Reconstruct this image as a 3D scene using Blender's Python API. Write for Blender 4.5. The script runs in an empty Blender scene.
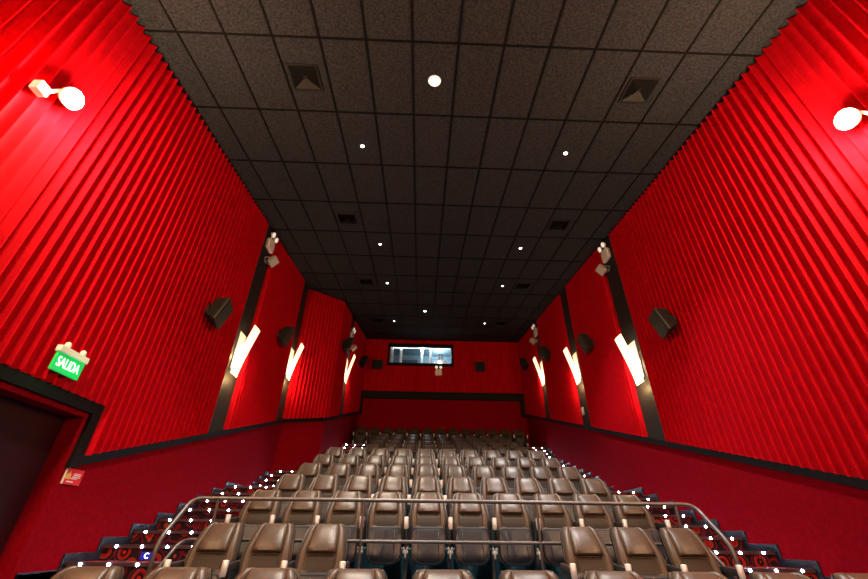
import bpy, bmesh, math, random
from mathutils import Vector, Matrix
random.seed(7)
C = bpy.context.scene.collection
ZO = 1.5                      # camera height above the front floor; heights below are given relative to the lens and lifted by ZO
PI = math.pi
ORD = ['zeroth','first','second','third','fourth','fifth','sixth','seventh','eighth','ninth','tenth','eleventh','twelfth','thirteenth',
       'fourteenth','fifteenth','sixteenth','seventeenth','eighteenth','nineteenth','twentieth','twenty-first','twenty-second','twenty-third']

# ------------------------------------------------------------------ materials
def mat(name, col, rough=.6, metal=0, spec=.5, emis=None, es=0):
    m = bpy.data.materials.new(name); m.use_nodes = True
    b = m.node_tree.nodes['Principled BSDF']
    b.inputs['Base Color'].default_value = (*col, 1)
    b.inputs['Roughness'].default_value = rough
    b.inputs['Metallic'].default_value = metal
    b.inputs['Specular IOR Level'].default_value = spec
    if emis:
        b.inputs['Emission Color'].default_value = (*emis, 1)
        b.inputs['Emission Strength'].default_value = es
    return m
def noisy(name, c1, c2, scale=40, rough=.8, spec=.3, bump=.0, detail=4):
    m = mat(name, c1, rough, 0, spec); nt = m.node_tree; N = nt.nodes; L = nt.links
    b = N['Principled BSDF']
    tc = N.new('ShaderNodeTexCoord'); nz = N.new('ShaderNodeTexNoise'); rp = N.new('ShaderNodeValToRGB')
    nz.inputs['Scale'].default_value = scale; nz.inputs['Detail'].default_value = detail
    rp.color_ramp.elements[0].position = .35; rp.color_ramp.elements[1].position = .68
    rp.color_ramp.elements[0].color = (*c1, 1); rp.color_ramp.elements[1].color = (*c2, 1)
    L.new(tc.outputs['Object'], nz.inputs['Vector']); L.new(nz.outputs['Fac'], rp.inputs['Fac']); L.new(rp.outputs['Color'], b.inputs['Base Color'])
    if bump:
        bp = N.new('ShaderNodeBump'); bp.inputs['Strength'].default_value = bump; bp.inputs['Distance'].default_value = .01
        L.new(nz.outputs['Fac'], bp.inputs['Height']); L.new(bp.outputs['Normal'], b.inputs['Normal'])
    return m
M = {}
M['pleat'] = noisy('red pleated fabric', (.44,.001,.008), (.52,.0015,.010), 9, .85, .06)
M['lower'] = noisy('dark red wall carpet', (.21,.0004,.006), (.27,.0006,.008), 22, .95, .05, .25)
M['black'] = mat('black strip', (.020,.018,.016), .62, 0, .3)
M['trim'] = mat('black trim', (.004,.0035,.0035), .6, 0, .2)
M['ceil'] = noisy('charcoal ceiling tile', (.012,.014,.018), (.036,.039,.050), 34, .9, .2, .3, 6)
M['grid'] = mat('black ceiling grid', (.002,.002,.002), .7, 0, .15)
M['leather'] = noisy('brown leather', (.058,.035,.022), (.078,.048,.031), 30, .40, .40, .08)
M['panel'] = noisy('brown panel leather', (.022,.013,.007), (.030,.019,.011), 45, .55, .28, .1)
M['tan'] = mat('tan seat edge', (.17,.095,.035), .5)
M['shell'] = mat('black seat shell', (.010,.010,.010), .4, 0, .4)
M['pan'] = mat('slate seat underside', (.019,.0195,.027), .42, 0, .5)
M['arm'] = mat('black armrest', (.012,.011,.011), .4)
M['chrome'] = mat('chrome', (.66,.66,.68), .35, .35)
M['steel'] = mat('dark steel', (.11,.105,.105), .4, .8)
M['rail'] = mat('brushed rail steel', (.13,.115,.115), .42, .6)
M['floor'] = noisy('dark blue carpet', (.012,.055,.085), (.024,.090,.13), 60, .8, .3, .2)
M['skirt'] = mat('navy step skirting', (.008,.012,.022), .42, 0, .5)
M['nosing'] = mat('nosing profile', (.10,.06,.075), .4, .6)
M['white'] = mat('white plastic', (.90,.89,.87), .4)
M['floodglass'] = mat('floodlight glass', (.62,.60,.56), .2, 0, .6)
M['lampglass'] = mat('lamp glass', (.9,.9,.88), .25, 0, .6, (1,.95,.85), .6)
M['grey'] = mat('grey lamp body', (.42,.41,.39), .45)
M['spk'] = mat('black speaker cabinet', (.012,.010,.010), .5, 0, .35)
M['grille'] = noisy('speaker grille cloth', (.008,.008,.009), (.014,.013,.014), 200, .8)
M['vent'] = mat('dark vent metal', (.011,.011,.012), .6, 0, .3)
M['void'] = mat('vent shadow box', (.003,.003,.003), .9)
M['door'] = noisy('dark maroon door', (.020,.0015,.004), (.028,.002,.006), 12, .5)
M['booth'] = mat('booth wall', (.22,.30,.36), .8)
M['boothdark'] = mat('booth equipment', (.08,.11,.14), .5)
M['signred'] = mat('sign red', (.80,.012,.012), .45)
M['signwhite'] = mat('sign white', (.85,.80,.78), .5)
M['signyel'] = mat('sign yellow', (.85,.55,.12), .5)
M['exitgreen'] = mat('exit sign green', (.0,.45,.08), .4, 0, .5, (.0,.62,.12), .55)
M['exittext'] = mat('exit sign lettering', (.9,1,.92), .4, 0, .5, (.75,1,.85), 1.6)
M['led'] = mat('step light', (.9,.95,1), .3, 0, .5, (.62,.76,1), 95)
M['letter'] = mat('lit letter', (.9,.95,1), .3, 0, .5, (.75,.85,1), 5)
M['letterplate'] = mat('letter plate', (.01,.015,.15), .4, 0, .5, (.02,.03,.8), .35)
M['sconce'] = mat('frosted sconce glass', (.9,.85,.75), .5, 0, .4, (1,.74,.40), 2.0)
M['bulb'] = mat('lamp bulb', (1,1,1), .4, 0, .4, (1,.80,.46), 25)
M['down'] = mat('downlight lens', (1,1,1), .4, 0, .4, (1,.97,.92), 14)
M['tube'] = mat('fluorescent tube', (1,1,1), .4, 0, .4, (.85,.95,1), 18)
# patterned aisle carpet: red and orange rings and swirls on near-black
def carpet():
    m = mat('patterned red carpet', (.2,.01,.01), .85, 0, .2); nt = m.node_tree; N = nt.nodes; L = nt.links; b = N['Principled BSDF']
    tc = N.new('ShaderNodeTexCoord')
    mp = N.new('ShaderNodeMapping'); L.new(tc.outputs['Object'], mp.inputs['Vector'])
    nz = N.new('ShaderNodeTexNoise'); nz.inputs['Scale'].default_value = 5
    L.new(mp.outputs['Vector'], nz.inputs['Vector'])
    mx = N.new('ShaderNodeMix'); mx.data_type = 'VECTOR'; mx.inputs['Factor'].default_value = .06
    L.new(mp.outputs['Vector'], mx.inputs['A']); L.new(nz.outputs['Color'], mx.inputs['B'])
    vo = N.new('ShaderNodeTexVoronoi'); vo.inputs['Scale'].default_value = 5.2; vo.inputs['Randomness'].default_value = .8
    L.new(mx.outputs['Result'], vo.inputs['Vector'])
    rp = N.new('ShaderNodeValToRGB'); r = rp.color_ramp; r.interpolation = 'CONSTANT'
    r.elements[0].position = 0; r.elements[0].color = (.42,.008,.007,1)
    r.elements[1].position = .12; r.elements[1].color = (.012,.004,.006,1)
    for p, c in ((.25,(.30,.004,.010,1)), (.375,(.30,.045,.010,1)), (.42,(.02,.006,.012,1)), (.56,(.15,.002,.012,1)), (.64,(.012,.004,.008,1))):
        e = r.elements.new(p); e.color = c
    L.new(vo.outputs['Distance'], rp.inputs['Fac'])
    L.new(rp.outputs['Color'], b.inputs['Base Color'])
    return m
M['carpet'] = carpet()
def glass():
    m = bpy.data.materials.new('booth glass'); m.use_nodes = True; nt = m.node_tree; nt.nodes.clear()
    o = nt.nodes.new('ShaderNodeOutputMaterial'); t = nt.nodes.new('ShaderNodeBsdfTransparent'); g = nt.nodes.new('ShaderNodeBsdfGlossy'); x = nt.nodes.new('ShaderNodeMixShader')
    t.inputs['Color'].default_value = (.86,.95,.97,1); g.inputs['Roughness'].default_value = .02; x.inputs[0].default_value = .06
    nt.links.new(t.outputs[0], x.inputs[1]); nt.links.new(g.outputs[0], x.inputs[2]); nt.links.new(x.outputs[0], o.inputs['Surface'])
    return m
M['glass'] = glass()

# ------------------------------------------------------------------ mesh helpers
def V(x, y, z): return Vector((x, y, z))
def box(bm, x0, x1, y0, y1, z0, z1, mx=None):
    v = [bm.verts.new((x, y, z)) for x in (x0, x1) for y in (y0, y1) for z in (z0, z1)]
    if mx is not None:
        for q in v: q.co = mx @ q.co
    for f in ((0,1,3,2), (4,6,7,5), (0,4,5,1), (2,3,7,6), (0,2,6,4), (1,5,7,3)):
        bm.faces.new([v[i] for i in f])
    return v
def loft(bm, rings, cap=True, closed=True):
    R = [[bm.verts.new(p) for p in r] for r in rings]; n = len(R[0])
    for a, b in zip(R, R[1:]):
        for i in range(n if closed else n-1):
            j = (i+1) % n
            bm.faces.new((a[i], a[j], b[j], b[i]))
    if cap and closed:
        bm.faces.new(R[0][::-1]); bm.faces.new(R[-1])
    return R
def tube(bm, pts, r, n=10, cap=True):
    pts = [Vector(p) for p in pts]; rings = []; up = Vector((.13,.21,.97)); prev = None
    for i, p in enumerate(pts):
        d = (pts[min(i+1, len(pts)-1)] - pts[max(i-1, 0)]).normalized()
        if prev is None:
            a = d.cross(up)
            if a.length < .1: a = d.cross(Vector((1,0,0)))
        else: a = prev - d*prev.dot(d)
        a.normalize(); prev = a; b = d.cross(a)
        rings.append([p + a*r*math.cos(2*PI*k/n) + b*r*math.sin(2*PI*k/n) for k in range(n)])
    loft(bm, rings, cap)
def lathe(bm, prof, n=20, mx=None):          # prof: (radius, height) along local z
    rings = [[V(r*math.cos(2*PI*k/n), r*math.sin(2*PI*k/n), h) for k in range(n)] for r, h in prof]
    if mx is not None: rings = [[mx @ p for p in r] for r in rings]
    loft(bm, rings, True)
def prism(bm, poly, mxf):                     # poly 2D; mxf(a,b,t) -> point, t in 0,1
    A = [bm.verts.new(mxf(a, b, 0)) for a, b in poly]; B = [bm.verts.new(mxf(a, b, 1)) for a, b in poly]; n = len(poly)
    bm.faces.new(A[::-1]); bm.faces.new(B)
    for i in range(n):
        j = (i+1) % n; bm.faces.new((A[i], A[j], B[j], B[i]))
def smooth_path(pts, r=.08, k=5):             # round the corners of a polyline
    pts = [Vector(p) for p in pts]; out = [pts[0]]
    for a, b, c in zip(pts, pts[1:], pts[2:]):
        p = b + (a-b).normalized()*min(r, (a-b).length*.45); q = b + (c-b).normalized()*min(r, (c-b).length*.45)
        for i in range(k+1):
            t = i/k; out.append(p*(1-t)**2 + b*2*t*(1-t) + q*t*t)
    out.append(pts[-1]); return out
def obj(name, bm, m, parent=None, smooth=False, bev=0, loc=None, rot=None, auto=None):
    bmesh.ops.recalc_face_normals(bm, faces=bm.faces)
    me = bpy.data.meshes.new(name); bm.to_mesh(me); bm.free()
    if smooth:
        for p in me.polygons: p.use_smooth = True
        if auto: me.set_sharp_from_angle(angle=math.radians(auto))
    me.materials.append(M[m] if isinstance(m, str) else m)
    o = bpy.data.objects.new(name, me); C.objects.link(o); o.parent = parent
    if bev:
        b = o.modifiers.new('bevel', 'BEVEL'); b.width = bev; b.segments = 2; b.limit_method = 'ANGLE'
    if loc is not None: o.location = loc
    if rot is not None: o.rotation_euler = rot
    return o
def thing(name, label, cat, loc=(0,0,0), rot=(0,0,0), group=None):
    o = bpy.data.objects.new(name, None); C.objects.link(o); o.empty_display_size = .1
    o.location = loc; o.rotation_euler = rot
    o['label'] = label; o['category'] = cat
    if group: o['group'] = group
    return o
def structure(o): o['kind'] = 'structure'; return o
def copy_tree(o, parent=None):
    c = o.copy(); C.objects.link(c); c.parent = parent
    for ch in list(o.children): copy_tree(ch, c)
    return c
def text(name, body, size, m, parent, loc, rot, depth=.002):
    cu = bpy.data.curves.new(name, 'FONT'); cu.body = body; cu.size = size; cu.align_x = 'CENTER'; cu.align_y = 'CENTER'; cu.extrude = depth
    t = bpy.data.objects.new(name, cu); C.objects.link(t)
    me = bpy.data.meshes.new_from_object(t.evaluated_get(bpy.context.evaluated_depsgraph_get()))
    bpy.data.objects.remove(t); bpy.data.curves.remove(cu)
    me.materials.clear(); me.materials.append(M[m])
    o = bpy.data.objects.new(name, me); C.objects.link(o); o.parent = parent; o.location = loc; o.rotation_euler = rot
    return o
def lamp(kind, name, loc, energy, col, size=.1, rot=None, **kw):
    l = bpy.data.lights.new(name, kind); l.energy = energy; l.color = col
    if kind == 'AREA': l.size = size
    else: l.shadow_soft_size = size
    for k, v in kw.items(): setattr(l, k, v)
    o = bpy.data.objects.new(name, l); C.objects.link(o); o.location = loc
    if rot: o.rotation_euler = rot
    return o

# ------------------------------------------------------------------ hall dimensions
XL, XR, XB, YB = -4.105, 4.884, -3.11, 18.6     # left wall, right wall, projecting left wall, back wall
Y0 = -5.0                                       # front end of the hall (behind the camera)
BUMP0, BUMP1 = 12.35, 13.43
def XBF(y): return -3.11 + (y-13.43)*.0464           # face of the projecting bay
def ceil(y): return 5.632 + .1498*y + ZO
def rail(y): return .306*y - .95 + ZO           # lower edge of the sloping black rail
RH = .11                                       # rail height
PITCH, AMP = .138, .095

# ------------------------------------------------------------------ floor, tiers, steps
bm = bmesh.new(); box(bm, XL, XR, Y0, 2.05, -.2, 0)
floor = structure(obj('floor', bm, 'floor'))
tiers = [(2.05, -1.175), (3.42, -.885), (5.28, -.47), (6.38, -.14), (7.48, .19), (8.58, .53), (9.68, .87), (11.84, 1.35), (12.94, 1.68), (14.04, 2.01), (15.14, 2.34), (16.24, 2.95)]
SL, SR = -2.36, 3.20                            # seat block edges
for i, (y, z) in enumerate(tiers):
    bm = bmesh.new(); y1 = tiers[i+1][0] if i+1 < len(tiers) else YB
    x0 = XL if y < 12.5 else XBF(y)
    box(bm, x0, XR, y, y1, -.2, z+ZO)
    obj('seating_tier', bm, 'floor', floor)
# carpeted aisle steps: facing slabs on both aisles, with one or more half steps per row
steps = []                                      # (front y, top z, side)
for i in range(2, len(tiers)):
    y, z = tiers[i]; zp = tiers[i-1][1]; n = 4 if z-zp > .55 else 3 if z-zp > .45 and i > 3 else 2
    for k in range(n):
        steps.append((y - .55*(n-1-k)*(1 if n == 2 else .62 if n == 3 else .5), zp + (z-zp)*(k+1)/n))
step_rows = [s for s in steps if s[0] > 5.0]
def aisle(side, y):
    wide = y > 11.0
    if side < 0: return (XL if y < BUMP0 else (XBF(y) if y > BUMP1 else XL + (y-BUMP0)/(BUMP1-BUMP0)*(XB-XL))) + .012, (-1.83 if wide else SL)
    return (3.37 if wide else SR), XR - .012
bm = bmesh.new()
for s, (y, z) in enumerate(step_rows):
    y1 = step_rows[s+1][0] if s+1 < len(step_rows) else y + .3
    for side in (-1, 1):
        x0, x1 = aisle(side, y)
        box(bm, x0, x1, y-.012, y1-.013, z-.6+ZO, z+.008+ZO)
obj('aisle_steps', bm, 'carpet', floor)
# stepped skirting along both walls
def skirting(side):
    bm = bmesh.new(); x = XL if side < 0 else XR
    for s in range(len(step_rows)):
        y, z = step_rows[s]; y1 = step_rows[s+1][0] if s+1 < len(step_rows) else YB
        if side < 0:
            if y > 13.3: break
            y1 = min(y1, 12.9)
            if y > 12.3: continue
        a, b = (x, x+.025) if side < 0 else (x-.025, x)
        box(bm, a, b, y-.085, y1-.085, z-.22+ZO, z+.10+ZO)
    a, b = (x, x+.025) if side < 0 else (x-.025, x)
    for ya, yb, zz in ((5.28-.085 if side > 0 else 5.195, 5.83-.1-.005, -.47), (2.05 if side > 0 else 5.19, 5.195, -.87)):
        if yb > ya + .05: box(bm, a, b, ya, yb, zz-.25+ZO, zz+.11+ZO)
    return structure(obj('baseboard_left' if side < 0 else 'baseboard_right', bm, 'skirt', None, bev=.004))
skirting(-1); skirting(1)

# lit nosing of every step
def nosing(side, s, y, z):
    x0, x1 = aisle(side, y); x0 += .03 if side < 0 else 0; x1 -= .03 if side > 0 else 0
    nm = 'left' if side < 0 else 'right'
    t = thing('step_light_strip', 'lit step edge on the %s aisle, %s step up from the lowest in view' % (nm, ORD[s+1]), 'step light', ((x0+x1)/2, y-.02, z+ZO), group='lit step edges of the aisles')
    bm = bmesh.new(); h = (x1-x0)/2
    box(bm, -h, h, -.012, .05, .009, .016); box(bm, -h, h, -.014, -.002, -.022, .016)
    obj('nosing', bm, 'nosing', t)
    n = max(1, int((x1-x0+.08)/.325)) 
    wall = x0 if side < 0 else x1
    for k in range(n):
        xx = (wall + .16 + .325*k) if side < 0 else (wall - .16 - .325*k)
        if xx < x0 or xx > x1: continue
        bm = bmesh.new(); lathe(bm, [(.004,-.003), (.017,-.002), (.017,.003), (.008,.008), (.002,.009)], 10, Matrix.Rotation(PI/2, 4, 'X'))
        obj('led', bm, 'led', t, True, loc=(xx-(x0+x1)/2, -.016, -.004))
for side in (-1, 1):
    for s, (y, z) in enumerate(step_rows[1:]): nosing(side, s, y, z)

# lit row letters on risers
def row_letter(ch, x, y, z, where):
    t = thing('row_letter_sign', 'small blue lit plate with white row letter %s on the %s aisle riser' % (ch, where), 'sign', (x, y-.018, z+ZO), group='lit row letters on the aisle risers')
    bm = bmesh.new(); box(bm, -.065, .065, -.008, .006, -.042, .042); obj('plate', bm, 'letterplate', t, bev=.004)
    text('letter', ch, .085, 'letter', t, (.012,-.010,0), (PI/2,0,0))
row_letter('C', -3.5, 6.38, -.245, 'left'); row_letter('D', -3.19, 7.48, .10, 'left'); row_letter('E', -2.95, 8.58, .43, 'left')
row_letter('C', 3.93, 6.38, -.245, 'right'); row_letter('D', 3.42, 7.48, .09, 'right')

# ------------------------------------------------------------------ walls
def pleats(path, bottom, parent, name='pleated_panel', top=None, flip=1):
    """path: list of plan points (x,y) from near to far; ridges stand off to the room side."""
    bm = bmesh.new(); (xa, ya), (xb, yb) = path; d = Vector((xb-xa, yb-ya)); Ln = d.length; d.normalize()
    nrm = Vector((d.y, -d.x))*flip
    n = max(1, round(Ln/PITCH)); pt = []
    for i in range(n):
        for t, a in ((0,0), (.12,.06), (.28,.30), (.42,.74), (.5,1), (.58,.74), (.72,.30), (.88,.06)):
            s = (i+t)*Ln/n; pt.append((s, a))
    pt.append((Ln, 0))
    rows = []
    for s, a in pt:
        p = Vector((xa, ya)) + d*s + nrm*(.006 + AMP*a)
        rows.append([V(p.x, p.y, bottom(p.y)), V(p.x, p.y, (top(p.y) if top else ceil(p.y)-.03))])
    loft(bm, rows, False, False)
    return obj(name, bm, 'pleat', parent, True, auto=40)

def side_wall(side):
    x = XL if side < 0 else XR; nm = 'wall_left' if side < 0 else 'wall_right'
    out = -.25 if side < 0 else .25
    bm = bmesh.new()
    yend = BUMP0 if side < 0 else YB+.2
    def slab(ya, yb, zlo=-.2):
        # a vertical slab that follows the ceiling
        prism(bm, [(ya, zlo), (yb, zlo), (yb, ceil(yb)+.1), (ya, ceil(ya)+.1)], lambda a, b, t: V(x + out*t, a, b))
    if side < 0:
        slab(Y0, 3.15); slab(5.15, yend)
        prism(bm, [(3.15, 1.2+ZO), (5.15, 1.2+ZO), (5.15, ceil(5.15)+.1), (3.15, ceil(3.15)+.1)], lambda a, b, t: V(x + out*t, a, b))
    else: slab(Y0, yend)
    w = structure(obj(nm, bm, 'lower'))
    f = -1 if side > 0 else 1
    inn = -f
    ny = Y0+.2
    def bot(y):
        if side < 0 and y < 5.34: return 1.39 + ZO
        if y < 1.9: return rail(1.9)+RH
        return rail(y)+RH
    secs = [(ny, 8.13), (8.83, 11.53), (12.21, 15.10), (15.72, YB)] if side > 0 else [(ny, 8.10), (8.80, 11.62)]
    strips = [(8.13, 8.83), (11.53, 12.21), (15.10, 15.72)] if side > 0 else [(8.10, 8.80), (11.62, 12.30)]
    for a, b in secs:
        if side < 0 and a < 5.34 < b:
            pleats([(x, a), (x, 5.33)], bot, w, flip=1); pleats([(x, 5.33), (x, b)], lambda y: max(rail(y)+RH, 0), w, flip=1)
        else: pleats([(x, a), (x, b)], bot, w, flip=1 if side < 0 else -1)
    for a, b in strips:
        bm = bmesh.new(); o2 = .012 if side < 0 else -.012
        prism(bm, [(a, rail(a)+RH-.05), (b, rail(b)+RH-.05), (b, ceil(b)), (a, ceil(a))], lambda p, q, t: V(x + o2*t, p, q))
        obj('black_strip', bm, 'black', w)
    # sloping rail
    bm = bmesh.new(); o2 = .05 if side < 0 else -.05
    ya, yb = (5.20, BUMP0+.05) if side < 0 else (1.9, YB)
    prism(bm, [(ya, rail(ya)), (yb, rail(yb)), (yb, rail(yb)+RH), (ya, rail(ya)+RH)], lambda p, q, t: V(x + o2*t, p, q))
    if side < 0:
        prism(bm, [(5.21, rail(5.21)+.02), (5.35, rail(5.21)+.02), (5.35, 1.385+ZO), (5.21, 1.385+ZO)], lambda p, q, t: V(x + o2*.96*t, p, q))
        prism(bm, [(ny, 1.26+ZO), (5.35, 1.26+ZO), (5.35, 1.39+ZO), (ny, 1.39+ZO)], lambda p, q, t: V(x + o2*1.001*t, p, q))
    else:
        prism(bm, [(ny, rail(1.9)), (1.9, rail(1.9)), (1.9, rail(1.9)+RH), (ny, rail(1.9)+RH)], lambda p, q, t: V(x + o2*t, p, q))
    o = obj('trim_left' if side < 0 else 'trim_right', bm, 'trim'); structure(o)
    return w
wl = side_wall(-1); wr = side_wall(1)

# projecting part of the left wall: angled face, then a run to the back wall
bm = bmesh.new()
poly = [(XL-.25, BUMP0), (XL, BUMP0), (XB, BUMP1), (XBF(YB+.2), YB+.2), (XL-.25, YB+.2)]
A = [bm.verts.new((x, y, -.2)) for x, y in poly]; B = [bm.verts.new((x, y, ceil(y)+.1)) for x, y in poly]
bm.faces.new(A); bm.faces.new(B)
for i in range(5): bm.faces.new((A[i], A[(i+1)%5], B[(i+1)%5], B[i]))
wb = structure(obj('wall_left_bay', bm, 'lower'))
bot = lambda y: rail(y)+RH
pleats([(XL, BUMP0), (XB, BUMP1)], bot, wb)
pleats([(XB, BUMP1), (XBF(15.02), 15.02)], bot, wb)
bm = bmesh.new(); prism(bm, [(15.02, bot(15.02)-.05), (15.70, bot(15.70)-.05), (15.70, ceil(15.70)), (15.02, ceil(15.02))], lambda p, q, t: V(XBF(p)+.012*t, p, q)); obj('black_strip', bm, 'black', wb)
pleats([(XBF(15.70), 15.70), (XBF(YB), YB)], bot, wb)
bm = bmesh.new()
def bay_rail(pa, pb, ext):
    pa, pb = Vector(pa), Vector(pb); d = (pb-pa).normalized(); n = Vector((d.y, -d.x))*.05; pa = pa - d*ext; pb = pb + d*ext
    q = [pa, pb, pb+n, pa+n]
    A = [bm.verts.new((p.x, p.y, rail(p.y))) for p in q]; B = [bm.verts.new((p.x, p.y, rail(p.y)+RH)) for p in q]
    bm.faces.new(A[::-1]); bm.faces.new(B)
    for i in range(4): bm.faces.new((A[i], A[(i+1)%4], B[(i+1)%4], B[i]))
bay_rail((XL, BUMP0), (XB, BUMP1), .015); bay_rail((XB, BUMP1), (XBF(YB), YB), .0)
structure(obj('trim_left_bay', bm, 'trim'))

# back wall with the projection window opening
WX0, WX1, WZ0, WZ1 = -1.62, 1.46, 7.14+ZO, 8.08+ZO
bm = bmesh.new(); zt = ceil(YB)+.1
for x0, x1, z0, z1 in ((XL, WX0, -.2, zt), (WX1, XR, -.2, zt), (WX0, WX1, -.2, WZ0), (WX0, WX1, WZ1, zt)):
    box(bm, x0, x1, YB, YB+.2, z0, z1)
wback = structure(obj('wall_back', bm, 'lower'))
def flat_pleats(x0, x1, z0, z1):
    bm = bmesh.new(); n = max(1, round((x1-x0)/.138)); rows = []
    for i in range(n):
        for t, a in ((0,0), (.12,.06), (.28,.3), (.42,.74), (.5,1), (.58,.74), (.72,.3), (.88,.06)):
            xx = x0 + (i+t)*(x1-x0)/n; rows.append([V(xx, YB-.006-.03*a, z0), V(xx, YB-.006-.03*a, z1)])
    rows.append([V(x1, YB-.006, z0), V(x1, YB-.006, z1)])
    loft(bm, rows, False, False); obj('pleated_panel', bm, 'pleat', wback, True, auto=40)
BT = 5.42+ZO; BTH = .34
for x0, x1, z0, z1 in ((XBF(YB), WX0, BT+BTH, ceil(YB)-.03), (WX1, XR, BT+BTH, ceil(YB)-.03), (WX0, WX1, BT+BTH, WZ0), (WX0, WX1, WZ1, ceil(YB)-.03)):
    flat_pleats(x0, x1, z0, z1)
bm = bmesh.new(); box(bm, XBF(YB)+.1, XR-.1, YB-.12, YB, BT, BT+BTH)
box(bm, XR-.28, XR-.1, YB-.119, YB, rail(YB)-.05, BT+.01); box(bm, XBF(YB)+.1, XBF(YB)+.2, YB-.119, YB, rail(YB)-.05, BT+.01)
structure(obj('trim_back', bm, 'trim', bev=.01))

# front end of the hall, behind the camera: wall with the screen
bm = bmesh.new(); box(bm, XL-.25, XR+.25, Y0-.2, Y0, -.2, ceil(Y0)+.1)
structure(obj('wall_front', bm, 'lower'))

# door in the left wall
bm = bmesh.new(); box(bm, XL-.26, XL-.2, 3.15, 4.145, 0, 1.2+ZO); box(bm, XL-.26, XL-.2, 4.155, 5.15, 0, 1.2+ZO)
dr = structure(obj('door_1', bm, 'door', bev=.004))
bm = bmesh.new()
for yy in (4.06, 4.24):
    tube(bm, smooth_path([(XL-.20, yy, 1.0), (XL-.145, yy, 1.0), (XL-.145, yy, 1.45), (XL-.20, yy, 1.45)], .03), .012, 8)
obj('door_handle', bm, 'steel', dr, True)
bm = bmesh.new()
for ya in (3.2, 4.2): box(bm, XL-.2, XL-.196, ya, ya+.9, .04, .30)
obj('kick_plate', bm, 'steel', dr)

# ------------------------------------------------------------------ ceiling
bm = bmesh.new()
prism(bm, [(Y0-.2, ceil(Y0-.2)), (YB+.2, ceil(YB+.2)), (YB+.2, ceil(YB+.2)+.1), (Y0-.2, ceil(Y0-.2)+.1)], lambda p, q, t: V(XL-.25+(XR-XL+.5)*t, p, q))
ce = structure(obj('ceiling', bm, 'ceil'))
bm = bmesh.new()
def gbar(x0, x1, y0, y1):
    prism(bm, [(y0, ceil(y0)-.012), (y1, ceil(y1)-.012), (y1, ceil(y1)+.02), (y0, ceil(y0)+.02)], lambda p, q, t: V(x0+(x1-x0)*t, p, q))
for i in range(13):
    x = -3.612 + .67*i; gbar(x-.014, x+.014, Y0, YB)
j = -6
while 3.095+1.3228*j < YB:
    y = 3.095+1.3228*j
    if y > Y0: gbar(XL, XR, y-.014, y+.014)
    j += 1
obj('ceiling_grid', bm, 'grid', ce)
slope = math.atan(.1498)
def ceiling_thing(name, label, cat, x, y, group): 
    return thing(name, label, cat, (x, y, ceil(y)-.001), (slope, 0, 0), group)
# vents
def vent(first, x, y, label):
    if first is None:
        t = ceiling_thing('ceiling_vent', label, 'vent', x, y, 'square ceiling vents')
        bm = bmesh.new(); a, b = .235, .205
        for x0, x1, y0, y1 in ((-a, a, -a, -b), (-a, a, b, a), (-a, -b, -b, b), (b, a, -b, b)): box(bm, x0, x1, y0, y1, -.022, 0)
        obj('frame', bm, 'vent', t, bev=.003)
        bm = bmesh.new(); box(bm, -b, b, -b, b, -.006, -.001); obj('backing', bm, 'void', t)
        bm = bmesh.new()
        for k in range(6):                      # four triangles of sloping fins
            r0 = .03+.029*k; r1 = r0+.026
            for q in range(4):
                R = Matrix.Rotation(q*PI/2, 3, 'Z')
                z0, z1 = (-.026, -.008)
                v = [bm.verts.new(R @ V(*p)) for p in ((-r0, -r0, z1), (r0, -r0, z1), (r1, -r1, z0), (-r1, -r1, z0))]
                bm.faces.new(v)
        bmesh.ops.solidify(bm, geom=bm.faces[:], thickness=.0015)
        obj('louvers', bm, 'vent', t)
        return t
    t = copy_tree(first); t.location = (x, y, ceil(y)-.001); t['label'] = label; return t
v0 = None
for y, row in ((3.75, 'nearest the camera'), (7.76, 'second from the camera'), (11.6, 'third from the camera'), (15.6, 'nearest the back wall')):
    for x, s in ((-1.97, 'left'), (3.39, 'right')):
        v = vent(v0, x, y, 'dark square ceiling vent in the %s line, the one %s' % (s, row)); v0 = v0 or v
# downlights
def downlight(x, y, r, label, e, col=(1,.93,.84)):
    t = ceiling_thing('ceiling_light', label, 'ceiling light', x, y, 'small round ceiling lights')
    bm = bmesh.new(); lathe(bm, [(r*1.25, 0), (r*1.25, -.008), (r*1.05, -.014), (r*.98, -.008), (r*.98, 0)], 24); obj('rim', bm, 'white', t, True)
    bm = bmesh.new(); lathe(bm, [(r*.97, -.002), (r*.97, -.012), (r*.7, -.022), (r*.3, -.027), (.002, -.028)], 24); obj('lens', bm, 'down', t, True)
    l = lamp('SPOT', 'ceiling_lamp_glow', (x, y, ceil(y)-.06), e, col, .08, spot_size=math.radians(84), spot_blend=1.0)
DE = {5.22: 1450, 9.0: 1350, 11.65: 150, 15.69: 4}
downlight(.08, 3.73, .085, 'largest round white ceiling light, central and nearest the camera', 1250)
downlight(.06, 14.35, .05, 'small round white ceiling light in the centre line, before the projection window', 15)
for y, w in ((5.22, 'nearest the camera'), (9.0, 'second from the camera'), (11.65, 'third from the camera'), (15.69, 'nearest the back wall')):
    downlight(-1.26, y, .036, 'small round white ceiling light in the left line, the one %s' % w, DE[y], (1,.86,.68))
    downlight(2.69, y, .036, 'small round white ceiling light in the right line, the one %s' % w, DE[y], (1,.95,.90))

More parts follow.
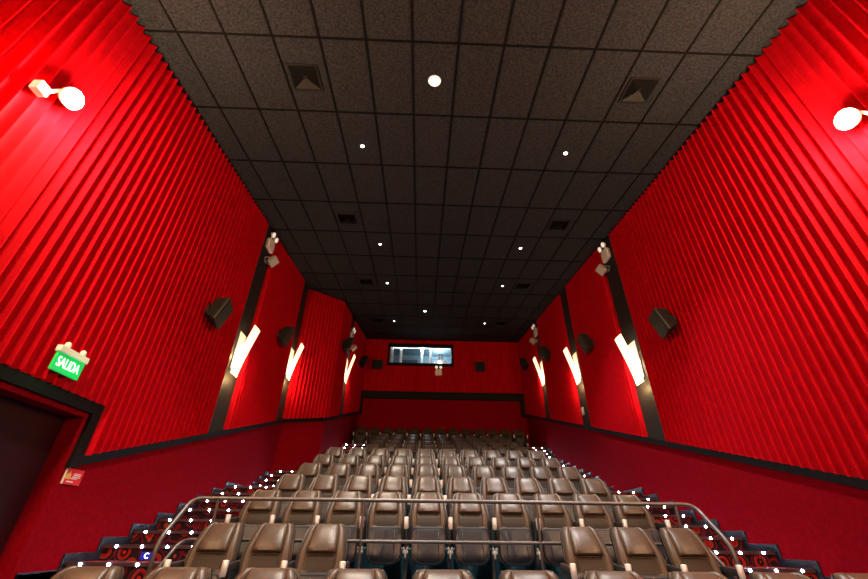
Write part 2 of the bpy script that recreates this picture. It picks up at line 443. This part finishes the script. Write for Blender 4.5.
# ------------------------------------------------------------------ seats
def seat_base(v):    # spine of the backrest, v 0 bottom .. 1 top: y, z
    return (-.30 + .20*v + .10*max(0, (v-.45)/.55)**1.6 - .0, .40 + .59*v)
def hw(v):
    w = .216 + .020*math.sin(PI*min(1, v*.95)) - .036*max(0, v-.5)/.5
    if v > .84: w *= math.sqrt(max(.0, 1 - ((v-.84)/.205)**2))*.45 + .55
    return w
def backrest_rings(prof, back, vs, grow=0):
    rings = []
    for v in vs:
        y, z = seat_base(min(v, 1)); w = hw(min(v, 1)) + grow
        k = 1.0 if v < .9 else math.sqrt(max(.03, 1 - ((v-.9)/.11)**2))
        k0 = 1.0 if v > .04 else .6
        # normal of the leaning spine: forward (-y) and a bit up
        ny, nz = -.93, .36
        r = []
        for u, dd in prof: r.append(V(u*w, y + ny*dd*k*k0, z + nz*dd*k*k0))
        for u, dd in back: r.append(V(u*w, y + ny*dd*k*k0, z + nz*dd*k*k0))
        rings.append(r)
    return rings
VS = [0, .03, .1, .2, .3, .4, .5, .58, .64, .72, .8, .86, .9, .94, .97, .99, 1.005]
def make_seat():
    t = thing('cinema_seat', 'brown leather cinema seat', 'seat')
    f = [(-1, .0), (-.985, .03), (-.93, .055), (-.82, .070), (-.72, .070), (-.66, .058), (-.63, .048), (-.3, .050), (0, .05), (.3, .050), (.63, .048), (.66, .058), (.72, .070), (.82, .070), (.93, .055), (.985, .03), (1, .0)]
    b = [(.9, -.02), (.4, -.03), (-.4, -.03), (-.9, -.02)]
    bm = bmesh.new(); loft(bm, backrest_rings(f, b, VS)); obj('backrest', bm, 'leather', t, True, auto=55)
    # head cushion
    bm = bmesh.new(); rings = []
    for v, dep in ((.53, .046), (.536, .080), (.55, .096), (.60, .099), (.68, .096), (.77, .088), (.86, .076), (.92, .064), (.965, .048), (.985, .03)):
        y, z = seat_base(v); w = hw(v)*.635
        ny, nz = -.93, .36
        prof = [(-1, .03), (-.97, dep*.85), (-.8, dep*.98), (-.3, dep), (.3, dep), (.8, dep*.98), (.97, dep*.85), (1, .03)]
        rings.append([V(u*w, y+ny*d_, z+nz*d_) for u, d_ in prof])
    loft(bm, rings); obj('headrest', bm, 'leather', t, True, auto=60)
    bm = bmesh.new(); rings = []
    for v, dep in ((.10, .05), (.12, .062), (.3, .066), (.42, .064), (.50, .060), (.525, .048)):
        y, z = seat_base(v); w = hw(v)*.61; ny, nz = -.93, .36
        prof = [(-1, .03), (-.97, dep*.92), (-.5, dep), (.5, dep), (.97, dep*.92), (1, .03)]
        rings.append([V(u*w, y+ny*d_, z+nz*d_) for u, d_ in prof])
    loft(bm, rings); obj('lumbar_panel', bm, 'panel', t, True, auto=60)
    # hard shell behind, its rim showing round the cushion
    f2 = [(-1, .018), (-.6, .0), (.6, .0), (1, .018)]; b2 = [(1.0, -.012), (.85, -.05), (.4, -.062), (-.4, -.062), (-.85, -.05), (-1.0, -.012)]
    bm = bmesh.new(); loft(bm, backrest_rings(f2, b2, [v*1.0 for v in VS], .014)); obj('back_shell', bm, 'shell', t, True, auto=60)
    # tipped-up seat pan: slate underside towards the front
    def rr(w, z0, z1, rb, rt, n=6):
        pts = []
        for cx, cz, r, a0 in ((w-rb, z0+rb, rb, -PI/2), (w-rt, z1-rt, rt, 0), (-w+rt, z1-rt, rt, PI/2), (-w+rb, z0+rb, rb, PI)):
            for k in range(n+1):
                a = a0 + PI/2*k/n; pts.append((cx + r*math.cos(a), cz + r*math.sin(a)))
        return pts
    def pan_ring(y, s, lean=.16):
        cz = .38
        return [V(x*s, y + (cz-z)*lean*-1 + .0, cz + (z-cz)*s) for x, z in rr(.212, .18, .58, .12, .05)]
    bm = bmesh.new(); loft(bm, [pan_ring(-.33, 1), pan_ring(-.385, 1.0), pan_ring(-.40, .965), pan_ring(-.406, .90), pan_ring(-.404, .87), pan_ring(-.410, .82), pan_ring(-.414, .4)])
    pn = obj('seat_pan', bm, 'pan', t, True, auto=35)
    bm = bmesh.new()
    tube(bm, smooth_path([(-.11, -.432, .305), (-.085, -.433, .278), (0, -.434, .268), (.085, -.433, .278), (.11, -.432, .305)], .03, 4), .005, 6); obj('grip_ridge', bm, 'steel', pn, True)
    for x in (-.125, .125):
        bm = bmesh.new(); tube(bm, [(x, -.437, .25), (x, -.400, .53)], .0035, 6); obj('seam', bm, 'shell', pn, True)
    bm = bmesh.new(); loft(bm, [[V(x*s, y + (z-.38)*.16, .385 + (z-.38)*s) for x, z in rr(.210, .19, .585, .08, .05)] for y, s in ((-.335, 1), (-.30, 1.02), (-.26, 1.0), (-.235, .93))]); obj('seat_cushion', bm, 'tan', pn, True, auto=50)
    add_arm(t, .268)
    return t
def add_arm(t, x):
    bm = bmesh.new(); loft(bm, [[V(x+a*w, y, z+b*h) for a, b in ((-1,-1), (1,-1), (1,.6), (.6,1), (-.6,1), (-1,.6))] for y, z, w, h in ((-.50,.615,.020,.025), (-.47,.615,.026,.03), (-.2,.635,.026,.03), (-.16,.64,.02,.028))])
    a = obj('armrest', bm, 'arm', t, True, auto=40)
    bm = bmesh.new(); lathe(bm, [(.022, -.085), (.027, -.07), (.029, .042), (.026, .045), (.023, .042), (.021, -.02), (.002, -.022)], 14, Matrix.Translation((x, -.505, .635))); obj('cup_holder', bm, 'chrome', a, True, auto=50)
    bm = bmesh.new(); loft(bm, [[V(x+i*w, y0+j*d_, z) for i, j in ((-1,-1), (1,-1), (1,1), (-1,1))] for z, w, d_, y0 in ((.0,.024,.13,-.22), (.02,.024,.13,-.22), (.035,.016,.05,-.22), (.45,.016,.045,-.24), (.60,.02,.10,-.26))])
    l = obj('stanchion', bm, 'steel', t, bev=.004)
    bm = bmesh.new()
    for s in (-1, 1): tube(bm, smooth_path([(x, -.40, .25), (x+s*.006, -.41, .31), (x+s*.026, -.42, .36)], .03, 3), .010, 7)
    lathe(bm, [(.002,-.03), (.018,-.03), (.018,.03), (.002,.03)], 10, Matrix.Translation((x, -.40, .31)) @ Matrix.Rotation(PI/2, 4, 'Y'))
    obj('hinge', bm, 'chrome', l, True, auto=50)
seat0 = make_seat()
seatL = copy_tree(seat0); add_arm(seatL, -.268)     # row end with an armrest on both sides
used = {0: False, 1: False}
def place_seat(x, y, z, label, end, group):
    k = 1 if end else 0; src = seatL if end else seat0
    o = copy_tree(src) if used[k] else src; used[k] = True
    o.location = (x, y, z+ZO); o['label'] = label; o['group'] = group
    return o
GAP = set((-1, 0, 1, 2))
rows = [(3.19, -1.175, range(-4, 6), 'lowest front row', .17, .552),
        (5.14, -.885, [c for c in range(-4, 6) if not (-2 < c < 3)], 'short row just below the handrail', .125, .547)]
ztier = [-.47, -.14, .19, .53, .87]
for k in range(5): rows.append((6.24+1.1*k, ztier[k], range(-4, 6), '%s row behind the handrail' % ORD[k+1], .135, .546))
for k, z in enumerate((1.35, 1.68, 2.01, 2.34)): rows.append((12.80+1.1*k, z, range(-3, 6), '%s row behind the handrail' % ORD[k+6], .27, .552))
rows.append((17.75, 2.95, range(-5, 8), 'topmost row against the back wall', .30, .552))
for y, z, cols, rn, xo, sp in rows:
    cols = list(cols)
    if y == 5.14:
        cols = [-4, -3, -2, 3, 4, 5]
    for i, c in enumerate(cols):
        nth = ORD[i+1]
        end = i == 0 or (y == 5.14 and c == 3)
        if rn.startswith('topmost'): lab = 'dark brown leather cinema seat, %s from left in the topmost row by the back wall' % nth
        else: lab = 'brown leather cinema seat, %s from left in the %s' % (nth, rn)
        place_seat(xo + sp*c, y, z, lab, end, 'brown leather seats in the tiered rows')

# ------------------------------------------------------------------ handrail between the second and third tiers
hr = thing('handrail', 'long metal handrail with posts and sloping ends across the seating', 'handrail', (.34, 5.37, -.47+ZO))
HX0, HX1 = -2.62, 3.30; HO = Vector((.34, 5.37, -.47+ZO))
def H(x, y, z): return Vector((x, y, z+ZO)) - HO
bm = bmesh.new(); tube(bm, smooth_path([H(HX0, 4.90, -.885), H(HX0, 4.90, -.06), H(HX0, 5.37, .36), H(HX1, 5.37, .36), H(HX1, 4.90, -.06), H(HX1, 4.90, -.885)], .13, 7), .022, 10); obj('top_rail', bm, 'rail', hr, True)
bm = bmesh.new(); tube(bm, smooth_path([H(HX0, 4.93, -.40), H(HX0, 5.37, -.05), H(HX1, 5.37, -.05), H(HX1, 4.93, -.40)], .13, 7), .018, 10); obj('middle_rail', bm, 'rail', hr, True)
for x in (-2.33, -.64, 1.40, 3.08):
    bm = bmesh.new(); tube(bm, [H(x, 5.37, -.47), H(x, 5.37, .36)], .017, 10); lathe(bm, [(.05, 0), (.05, .008), (.02, .012)], 14, Matrix.Translation(H(x, 5.37, -.47)))
    obj('post', bm, 'rail', hr, True, auto=40)

# ------------------------------------------------------------------ wall sconces
def sconce(x, y, z, side, label, e):
    """local +x points into the room"""
    t = thing('wall_sconce', label, 'wall lamp', (x, y, z+ZO), (0, 0, 0 if side < 0 else PI), 'glowing wall sconces on the black strips')
    bm = bmesh.new(); box(bm, .012, .03, -.17, .17, -.45, .42); obj('back_plate', bm, 'white', t, bev=.004)
    bm = bmesh.new(); rings = []
    for k in range(9):
        q = k/8; zz = -.55 + 1.12*q; off = .055 + .25*q**1.25
        rings.append([V(off + .012*math.cos(a*1.2) , .165*a, zz) for a in (-1, -.5, 0, .5, 1)] + [V(off-.010+.012*math.cos(a*1.2), .165*a, zz) for a in (1, .5, 0, -.5, -1)])
    loft(bm, rings); obj('diffuser', bm, 'sconce', t, True, auto=50)
    bm = bmesh.new(); lathe(bm, [(.002, -.12), (.02, -.12), (.024, -.05), (.02, .05), (.008, .09), (.002, .09)], 12, Matrix.Translation((.085, 0, -.22))); obj('bulb', bm, 'bulb', t, True)
    bm = bmesh.new(); box(bm, .03, .07, -.03, .03, -.32, -.24); box(bm, .06, .11, -.03, .03, -.32, -.275); obj('lamp_holder', bm, 'steel', t)
    sx = 1 if side < 0 else -1
    lamp('POINT', 'sconce_glow', (x + sx*.125, y, z-.16+ZO), e, (1,.64,.28), .04)
    lamp('POINT', 'sconce_glow_low', (x + sx*.20, y, z-.66+ZO), e*.34, (1,.62,.26), .05)
SE = 55
sconce(XL, 8.50, 3.48, -1, 'glowing white wall sconce on the left wall, nearest the camera', SE)
sconce(XL, 11.96, 4.58, -1, 'glowing white wall sconce on the left wall, beside the angled bay', SE)
sconce(XBF(15.36), 15.36, 5.63, -1, 'glowing white wall sconce on the left wall, nearest the back wall', SE*.35)
sconce(XR, 8.50, 3.48, 1, 'glowing white wall sconce on the right wall, nearest the camera', SE)
sconce(XR, 11.90, 4.62, 1, 'glowing white wall sconce on the right wall, second of three', SE)
sconce(XR, 15.42, 5.72, 1, 'glowing white wall sconce on the right wall, nearest the back wall', SE*.35)

# ------------------------------------------------------------------ bright wall spotlights near the camera
def spot(x, y, z, side, label, en):
    t = thing('wall_spotlight', label, 'spotlight', (x, y, z+ZO), (0, 0, 0 if side < 0 else PI), 'bright spotlights on the red walls')
    q = -1 if side < 0 else 1
    bm = bmesh.new(); box(bm, .02, .12, min(q*.24, q*.12), max(q*.24, q*.12), -.19, -.07); obj('base', bm, 'white', t, bev=.01)
    bm = bmesh.new(); tube(bm, smooth_path([(.09, q*.14, -.12), (.16, q*.08, 0), (.18, 0, 0)], .03), .018, 8); obj('arm', bm, 'white', t, True)
    mx = Matrix.Translation((.17, 0, 0)) @ Matrix.Rotation(PI*.62, 4, 'Y')
    bm = bmesh.new(); lathe(bm, [(.02, -.09), (.06, -.075), (.10, -.01), (.115, .05), (.108, .05), (.06, -.03), (.002, -.05)], 20, mx); obj('reflector', bm, 'white', t, True, auto=50)
    bm = bmesh.new(); bmesh.ops.create_uvsphere(bm, u_segments=16, v_segments=10, radius=.092, matrix=mx @ Matrix.Translation((0, 0, .05))); obj('bulb', bm, 'bulb', t, True)
    sx = 1 if side < 0 else -1
    lamp('POINT', 'spotlight_glow', (x + sx*.36, y, z-.12+ZO), en, (1,.66,.34), .08)
NE = 340
spot(XL+.07, 2.75, 3.99, -1, 'bright round spotlight on the left red wall near the ceiling', NE)
spot(XR-.07, 2.64, 3.98, 1, 'bright round spotlight on the right red wall near the ceiling', NE)
# the same fittings carry on towards the screen, behind the camera
for yy, en in ((-.75, 680), (-3.6, 50)):
    w_ = 'just behind the camera' if yy > -2 else 'by the screen end of the hall'
    spot(XL+.02, yy, 2.9 if yy > -2 else 2.9, -1, 'bright round spotlight on the left red wall, ' + w_, en)
    spot(XR-.02, yy, 2.9 if yy > -2 else 2.9, 1, 'bright round spotlight on the right red wall, ' + w_, en)

# ------------------------------------------------------------------ surround speakers
def make_speaker(TOE):
    t = thing('surround_speaker', 'speaker', 'speaker')
    R = Matrix.Translation((.17, 0, 0)) @ Matrix.Rotation(TOE, 4, 'Z') @ Matrix.Rotation(.33, 4, 'Y')
    bm = bmesh.new()
    back = [(-.10, a*.17, b*.20) for a, b in ((-1,-1), (1,-1), (1,1), (-1,1))]
    mid = [(.13, a*.27, b*.27) for a, b in ((-1,-1), (1,-1), (1,1), (-1,1))]
    fr = [(.18, a*.27, b*.27) for a, b in ((-1,-1), (1,-1), (1,1), (-1,1))]
    loft(bm, [[R @ V(*p) for p in r] for r in (back, mid, fr)]); obj('cabinet', bm, 'spk', t, bev=.012)
    bm = bmesh.new(); box(bm, .182, .196, -.25, .25, -.25, .25, R); obj('grille', bm, 'grille', t, bev=.006)
    bm = bmesh.new(); box(bm, .0, .02, -.08, .08, -.10, .10); tube(bm, [(.01, 0, 0), (.14, 0, 0)], .025, 10); obj('bracket', bm, 'steel', t)
    return t
sp = {k: make_speaker(a) for k, a in (('L', .28), ('R', -.28), ('B', 0))}; used_sp = set()
def speaker(x, y, z, rz, label, sc=.88):
    k = 'L' if x < -2.6 else 'R' if x > 4 else 'B'
    o = copy_tree(sp[k]) if k in used_sp else sp[k]; used_sp.add(k)
    o.location = (x, y, z+ZO); o.rotation_euler = (0, 0, rz); o.scale = (sc, sc, sc); o['label'] = label; o['group'] = 'black surround speakers'
AP = .10
speaker(XL+AP, 6.75, 3.56, 0, 'black box speaker on the left pleated wall, nearest the camera')
speaker(XL+AP, 10.35, 4.75, 0, 'black box speaker on the left pleated wall before the second black strip')
speaker(XBF(14.0)+AP, 14.0, 6.12, 0, 'black box speaker on the left bay beside the third sconce')
speaker(XBF(17.3)+AP, 17.3, 6.75, 0, 'black box speaker on the left bay next to the back corner')
speaker(XR-AP, 6.72, 3.56, PI, 'black box speaker on the right pleated wall, nearest the camera')
speaker(XR-AP, 10.30, 4.72, PI, 'black box speaker on the right pleated wall before the second black strip')
speaker(XR-AP, 13.95, 5.92, PI, 'black box speaker on the right pleated wall before the third black strip')
speaker(XR-AP, 17.10, 6.72, PI, 'black box speaker on the right wall next to the back corner')
speaker(-2.10, YB-.04, 7.02, -PI/2, 'black box speaker on the back wall left of the projection window', .82)
speaker(2.78, YB-.04, 7.02, -PI/2, 'black box speaker on the back wall right of the projection window', .85)

# ------------------------------------------------------------------ emergency lights and floodlights
def emergency(x, y, z, rz, label, s=1.0):
    t = thing('emergency_light', label, 'emergency light', (x, y, z+ZO), (0, 0, rz), 'white twin emergency lights'); t.scale = (s, s, s)
    bm = bmesh.new(); prism(bm, [(-.17,-.17), (.17,-.17), (.19,-.1), (.19,.12), (.14,.19), (-.14,.19), (-.19,.12), (-.19,-.1)], lambda a, b, q: V(.013+.10*q, a, b)); obj('housing', bm, 'white', t, bev=.008)
    for k in (-1, 1):
        mx = Matrix.Translation((.12, k*.12, .30)) @ Matrix.Rotation(PI*.62, 4, 'Y')
        bm = bmesh.new(); lathe(bm, [(.02, -.06), (.06, -.045), (.088, .02), (.088, .035), (.08, .035)], 16, mx); tube(bm, [(.06, k*.09, .18), (.10, k*.12, .27)], .018, 8)
        l = obj('lamp_head', bm, 'white', t, True, auto=50)
        bm = bmesh.new(); lathe(bm, [(.08, .03), (.06, .045), (.03, .05), (.002, .052)], 16, mx); obj('lens', bm, 'lampglass', l, True)
def flood(x, y, z, rz, label, s=1.0):
    t = thing('floodlight', label, 'floodlight', (x, y, z+ZO), (0, 0, rz), 'grey square floodlights'); t.scale = (s, s, s)
    R = Matrix.Translation((.24, 0, 0)) @ Matrix.Rotation(.75, 4, 'Y')
    bm = bmesh.new(); loft(bm, [[R @ V(xx, a*w, b*w*.85) for a, b in ((-1,-1), (1,-1), (1,1), (-1,1))] for xx, w in ((-.09, .09), (-.02, .15), (.05, .17), (.06, .17))]); obj('body', bm, 'grey', t, bev=.008)
    bm = bmesh.new(); box(bm, .061, .066, -.14, .14, -.12, .12, R); obj('lens', bm, 'floodglass', t)
    bm = bmesh.new(); tube(bm, smooth_path([(.24, -.19, 0), (.06, -.19, -.0), (.03, -.1, -.0), (.03, .1, -.0), (.06, .19, -.0), (.24, .19, 0)], .04), .014, 8); box(bm, .012, .04, -.06, .06, -.05, .05); obj('bracket', bm, 'grey', t, True, auto=40)
emergency(XL+.012, 8.50, 6.43, 0, 'white twin emergency light on the first black strip of the left wall', .9)
flood(XL+.012, 8.55, 5.98, 0, 'grey floodlight below the emergency light on the first left black strip', .85)
emergency(XBF(15.36)+.012, 15.36, 7.02, 0, 'white twin emergency light above the third sconce of the left wall')
flood(XBF(15.4)+.012, 15.40, 6.56, 0, 'grey floodlight just above the third sconce of the left wall', .85)
emergency(XR-.012, 8.50, 6.43, PI, 'white twin emergency light on the first black strip of the right wall', .9)
flood(XR-.012, 8.62, 6.05, PI, 'grey floodlight below the emergency light on the first right black strip', .85)
emergency(XR-.012, 15.50, 7.50, PI, 'white twin emergency light above the third sconce of the right wall', .9)
flood(XR-.012, 15.55, 7.12, PI, 'grey floodlight above the third sconce of the right wall', .85)
emergency(.80, YB-.04, 6.70, -PI/2, 'white twin emergency light on the back wall under the projection window', .85)
# small white box low on the second right strip
bm = bmesh.new(); box(bm, XR-.05, XR-.012, 11.98, 12.08, 3.14+ZO, 3.36+ZO)
o = obj('wall_switch_box', bm, 'white', bev=.008); o['label'] = 'small white box low on the second black strip of the right wall'; o['category'] = 'switch box'

# ------------------------------------------------------------------ signs on the left wall
t = thing('exit_sign', 'green lit exit sign reading SALIDA with white lamp housing on the left wall', 'exit sign', (XL+.10, 4.46, 1.62+ZO), (0, 0, PI/2))
t.scale = (.92, .92, .92)
bm = bmesh.new(); box(bm, -.22, .22, -.03, 0, -.13, .085); obj('panel', bm, 'exitgreen', t, bev=.004)
bm = bmesh.new(); box(bm, -.235, .235, -.05, .02, .085, .165); obj('housing', bm, 'white', t, bev=.01)
for k in (-1, 1):
    bm = bmesh.new(); lathe(bm, [(.03, 0), (.038, .02), (.03, .06), (.012, .075), (.002, .076)], 12, Matrix.Translation((k*.13, -.015, .16))); obj('lamp_head', bm, 'white', t, True)
text('lettering', 'SALIDA', .165, 'exittext', t, (-.008, -.034, -.022), (PI/2, 0, 0)).scale = (.66, 1, 1)
bm = bmesh.new(); box(bm, -.05, .05, 0, .09, .0, .08); obj('wall_mount', bm, 'white', t)
lamp('POINT', 'exit_sign_glow', (XL+.35, 4.56, 1.55+ZO), 1.2, (.2,1,.35), .1)
t = thing('fire_safety_sign', 'small red sign with white lettering and flame symbol beside the door recess', 'sign', (XL+.004, 5.38, .565+ZO), (0, 0, PI/2))
bm = bmesh.new(); box(bm, -.14, .14, -.008, 0, -.085, .085); obj('plate', bm, 'signred', t, bev=.002)
bm = bmesh.new(); box(bm, -.147, -.141, -.02, 0, -.085, .085); obj('edge_fold', bm, 'signwhite', t)
bm = bmesh.new(); prism(bm, [(-.12, -.03), (-.06, -.03), (-.045, .01), (-.06, .03), (-.07, .06), (-.085, .035), (-.105, .025), (-.125, 0)], lambda a, b, q: V(a, -.008-.002*q, b)); obj('flame_symbol', bm, 'signyel', t)
bm = bmesh.new()
for x0, x1, z0, z1 in ((-.01, .10, .026, .036), (-.01, .10, .010, .020), (-.02, .10, -.008, .002), (-.045, .06, -.024, -.014)): box(bm, x0, x1, -.0105, -.008, z0, z1)
box(bm, -.085, .02, -.0105, -.008, -.062, -.047)
obj('lettering', bm, 'signwhite', t)

# ------------------------------------------------------------------ projection window and the booth behind it
bm = bmesh.new(); fw = .10
for x0, x1, z0, z1 in ((WX0-.04, WX1+.04, WZ1-.06, WZ1+.10), (WX0-.04, WX1+.04, WZ0-.10, WZ0+.03), (WX0-.06, WX0+.04, WZ0-.10, WZ1+.10), (WX1-.04, WX1+.06, WZ0-.10, WZ1+.10)):
    box(bm, x0, x1, YB-.10, YB+.02, z0, z1)
win = structure(obj('window_1', bm, 'trim', bev=.006))
bm = bmesh.new(); box(bm, WX0, WX1, YB+.06, YB+.07, WZ0, WZ1); obj('glass_pane', bm, 'glass', win)
bm = bmesh.new()
for x0, x1 in ((-1.60, -1.44), (-1.13, -1.00), (-.07, .05), (.37, .50), (1.44, 1.56)): box(bm, x0, x1, YB+.30, YB+.36, WZ0-.3, WZ1+.15)
box(bm, WX0, WX1, YB+.29, YB+.36, WZ1+.0, WZ1+.2); 
obj('window_mullions', bm, 'white', win, bev=.005)
bx0, bx1, by1, bz0, bz1 = -2.2, 2.2, YB+2.4, 6.3+ZO, 8.55+ZO
for nm, q in (('wall_booth_left', (bx0-.1, bx0, YB+.2, by1, bz0, bz1)), ('wall_booth_right', (bx1, bx1+.1, YB+.2, by1, bz0, bz1)), ('wall_booth_back', (bx0-.1, bx1+.1, by1, by1+.1, bz0, bz1)),
              ('floor_booth', (bx0-.1, bx1+.1, YB+.2, by1+.1, bz0-.1, bz0)), ('ceiling_booth', (bx0-.1, bx1+.1, YB+.2, by1+.1, bz1, bz1+.1))):
    bm = bmesh.new(); box(bm, *q); structure(obj(nm, bm, 'booth'))
bm = bmesh.new(); tube(bm, [(-1.5, YB+.235, WZ1+.06), (1.4, YB+.235, WZ1+.06)], .018, 10)
o = obj('fluorescent_tube', bm, 'tube', None, True); o['label'] = 'fluorescent tube above the projection window inside the booth'; o['category'] = 'light tube'
t = thing('film_projector', 'white and brown film projector behind the right pane of the booth window', 'projector', (.95, YB+.95, bz0))
bm = bmesh.new(); box(bm, -.28, .28, -.3, .4, .0, .75); obj('pedestal', bm, 'boothdark', t, bev=.02)
bm = bmesh.new(); box(bm, -.33, .33, -.35, .45, .75, 1.35); obj('body', bm, 'white', t, bev=.03)
bm = bmesh.new(); lathe(bm, [(.10, 0), (.10, .12), (.075, .14), (.075, .2), (.06, .2), (.05, .1), (.002, .09)], 18, Matrix.Translation((0, -.33, .98)) @ Matrix.Rotation(PI/2, 4, 'X')); obj('lens', bm, 'tan', t, True, auto=40)
bm = bmesh.new(); lathe(bm, [(.11, 0), (.11, .45)], 16, Matrix.Translation((0, .1, 1.34))); obj('exhaust_duct', bm, 'white', t, True, auto=40)
bm = bmesh.new(); box(bm, -.12, .02, -.38, -.34, 1.05, 1.25); obj('control_panel', bm, 'down', t)
t = thing('equipment_rack', 'dark equipment cabinet behind the wide left pane of the booth window', 'cabinet', (-.65, by1-.35, bz0))
bm = bmesh.new(); box(bm, -.42, .42, -.3, .3, 0, 1.75); obj('cabinet', bm, 'boothdark', t, bev=.01)
bm = bmesh.new()
for k in range(5): box(bm, -.36, .36, -.315, -.30, .25+.28*k, .45+.28*k)
obj('front_panels', bm, 'trim', t)
t = thing('work_table', 'low table with papers behind the left panes of the booth window', 'table', (-.6, YB+.75, bz0))
bm = bmesh.new(); box(bm, -.95, .95, -.25, .25, .90, .94); obj('tabletop', bm, 'grey', t)
for a in (-.9, .9):
    for b in (-.2, .2):
        bm = bmesh.new(); box(bm, a-.02, a+.02, b-.02, b+.02, 0, .90); obj('leg', bm, 'steel', t)
lamp('AREA', 'booth_glow', (0, YB+.262, WZ1+.05), 60, (.82,.93,1), .3, (0, 0, 0)).data.size = .04
lamp('POINT', 'booth_room_glow', (.9, YB+1.6, bz1-.25), 60, (.85,.95,1), .2)

# ------------------------------------------------------------------ camera, world, view
Rm = [[0.9993447784928465, -0.03491986465727467, 0.00951928313483557], [0.024782913447713904, 0.8518632805962645, 0.5231775591257838], [-0.026378417316561407, -0.5225988463669695, 0.8521705374370706]]
r, f, u = Vector(Rm[0]), Vector(Rm[1]), Vector(Rm[2])
cam = bpy.data.cameras.new('camera'); co = bpy.data.objects.new('camera', cam); C.objects.link(co)
mw = Matrix.Identity(4)
for i in range(3): mw[i][0], mw[i][1], mw[i][2] = r[i], u[i], -f[i]
mw.translation = Vector((0, 0, ZO)); co.matrix_world = mw
cam.sensor_width = 36; cam.lens = 403.0/868*36; cam.clip_start = .05
sc = bpy.context.scene; sc.camera = co
w = bpy.data.worlds.new('world'); sc.world = w; w.use_nodes = True
w.node_tree.nodes['Background'].inputs['Color'].default_value = (0, 0, 0, 1)
sc.view_settings.view_transform = 'Standard'; sc.view_settings.look = 'None'; sc.view_settings.gamma = 1; sc.view_settings.exposure = 0
sc.view_settings.use_curve_mapping = False
sc.cycles.use_denoising = True
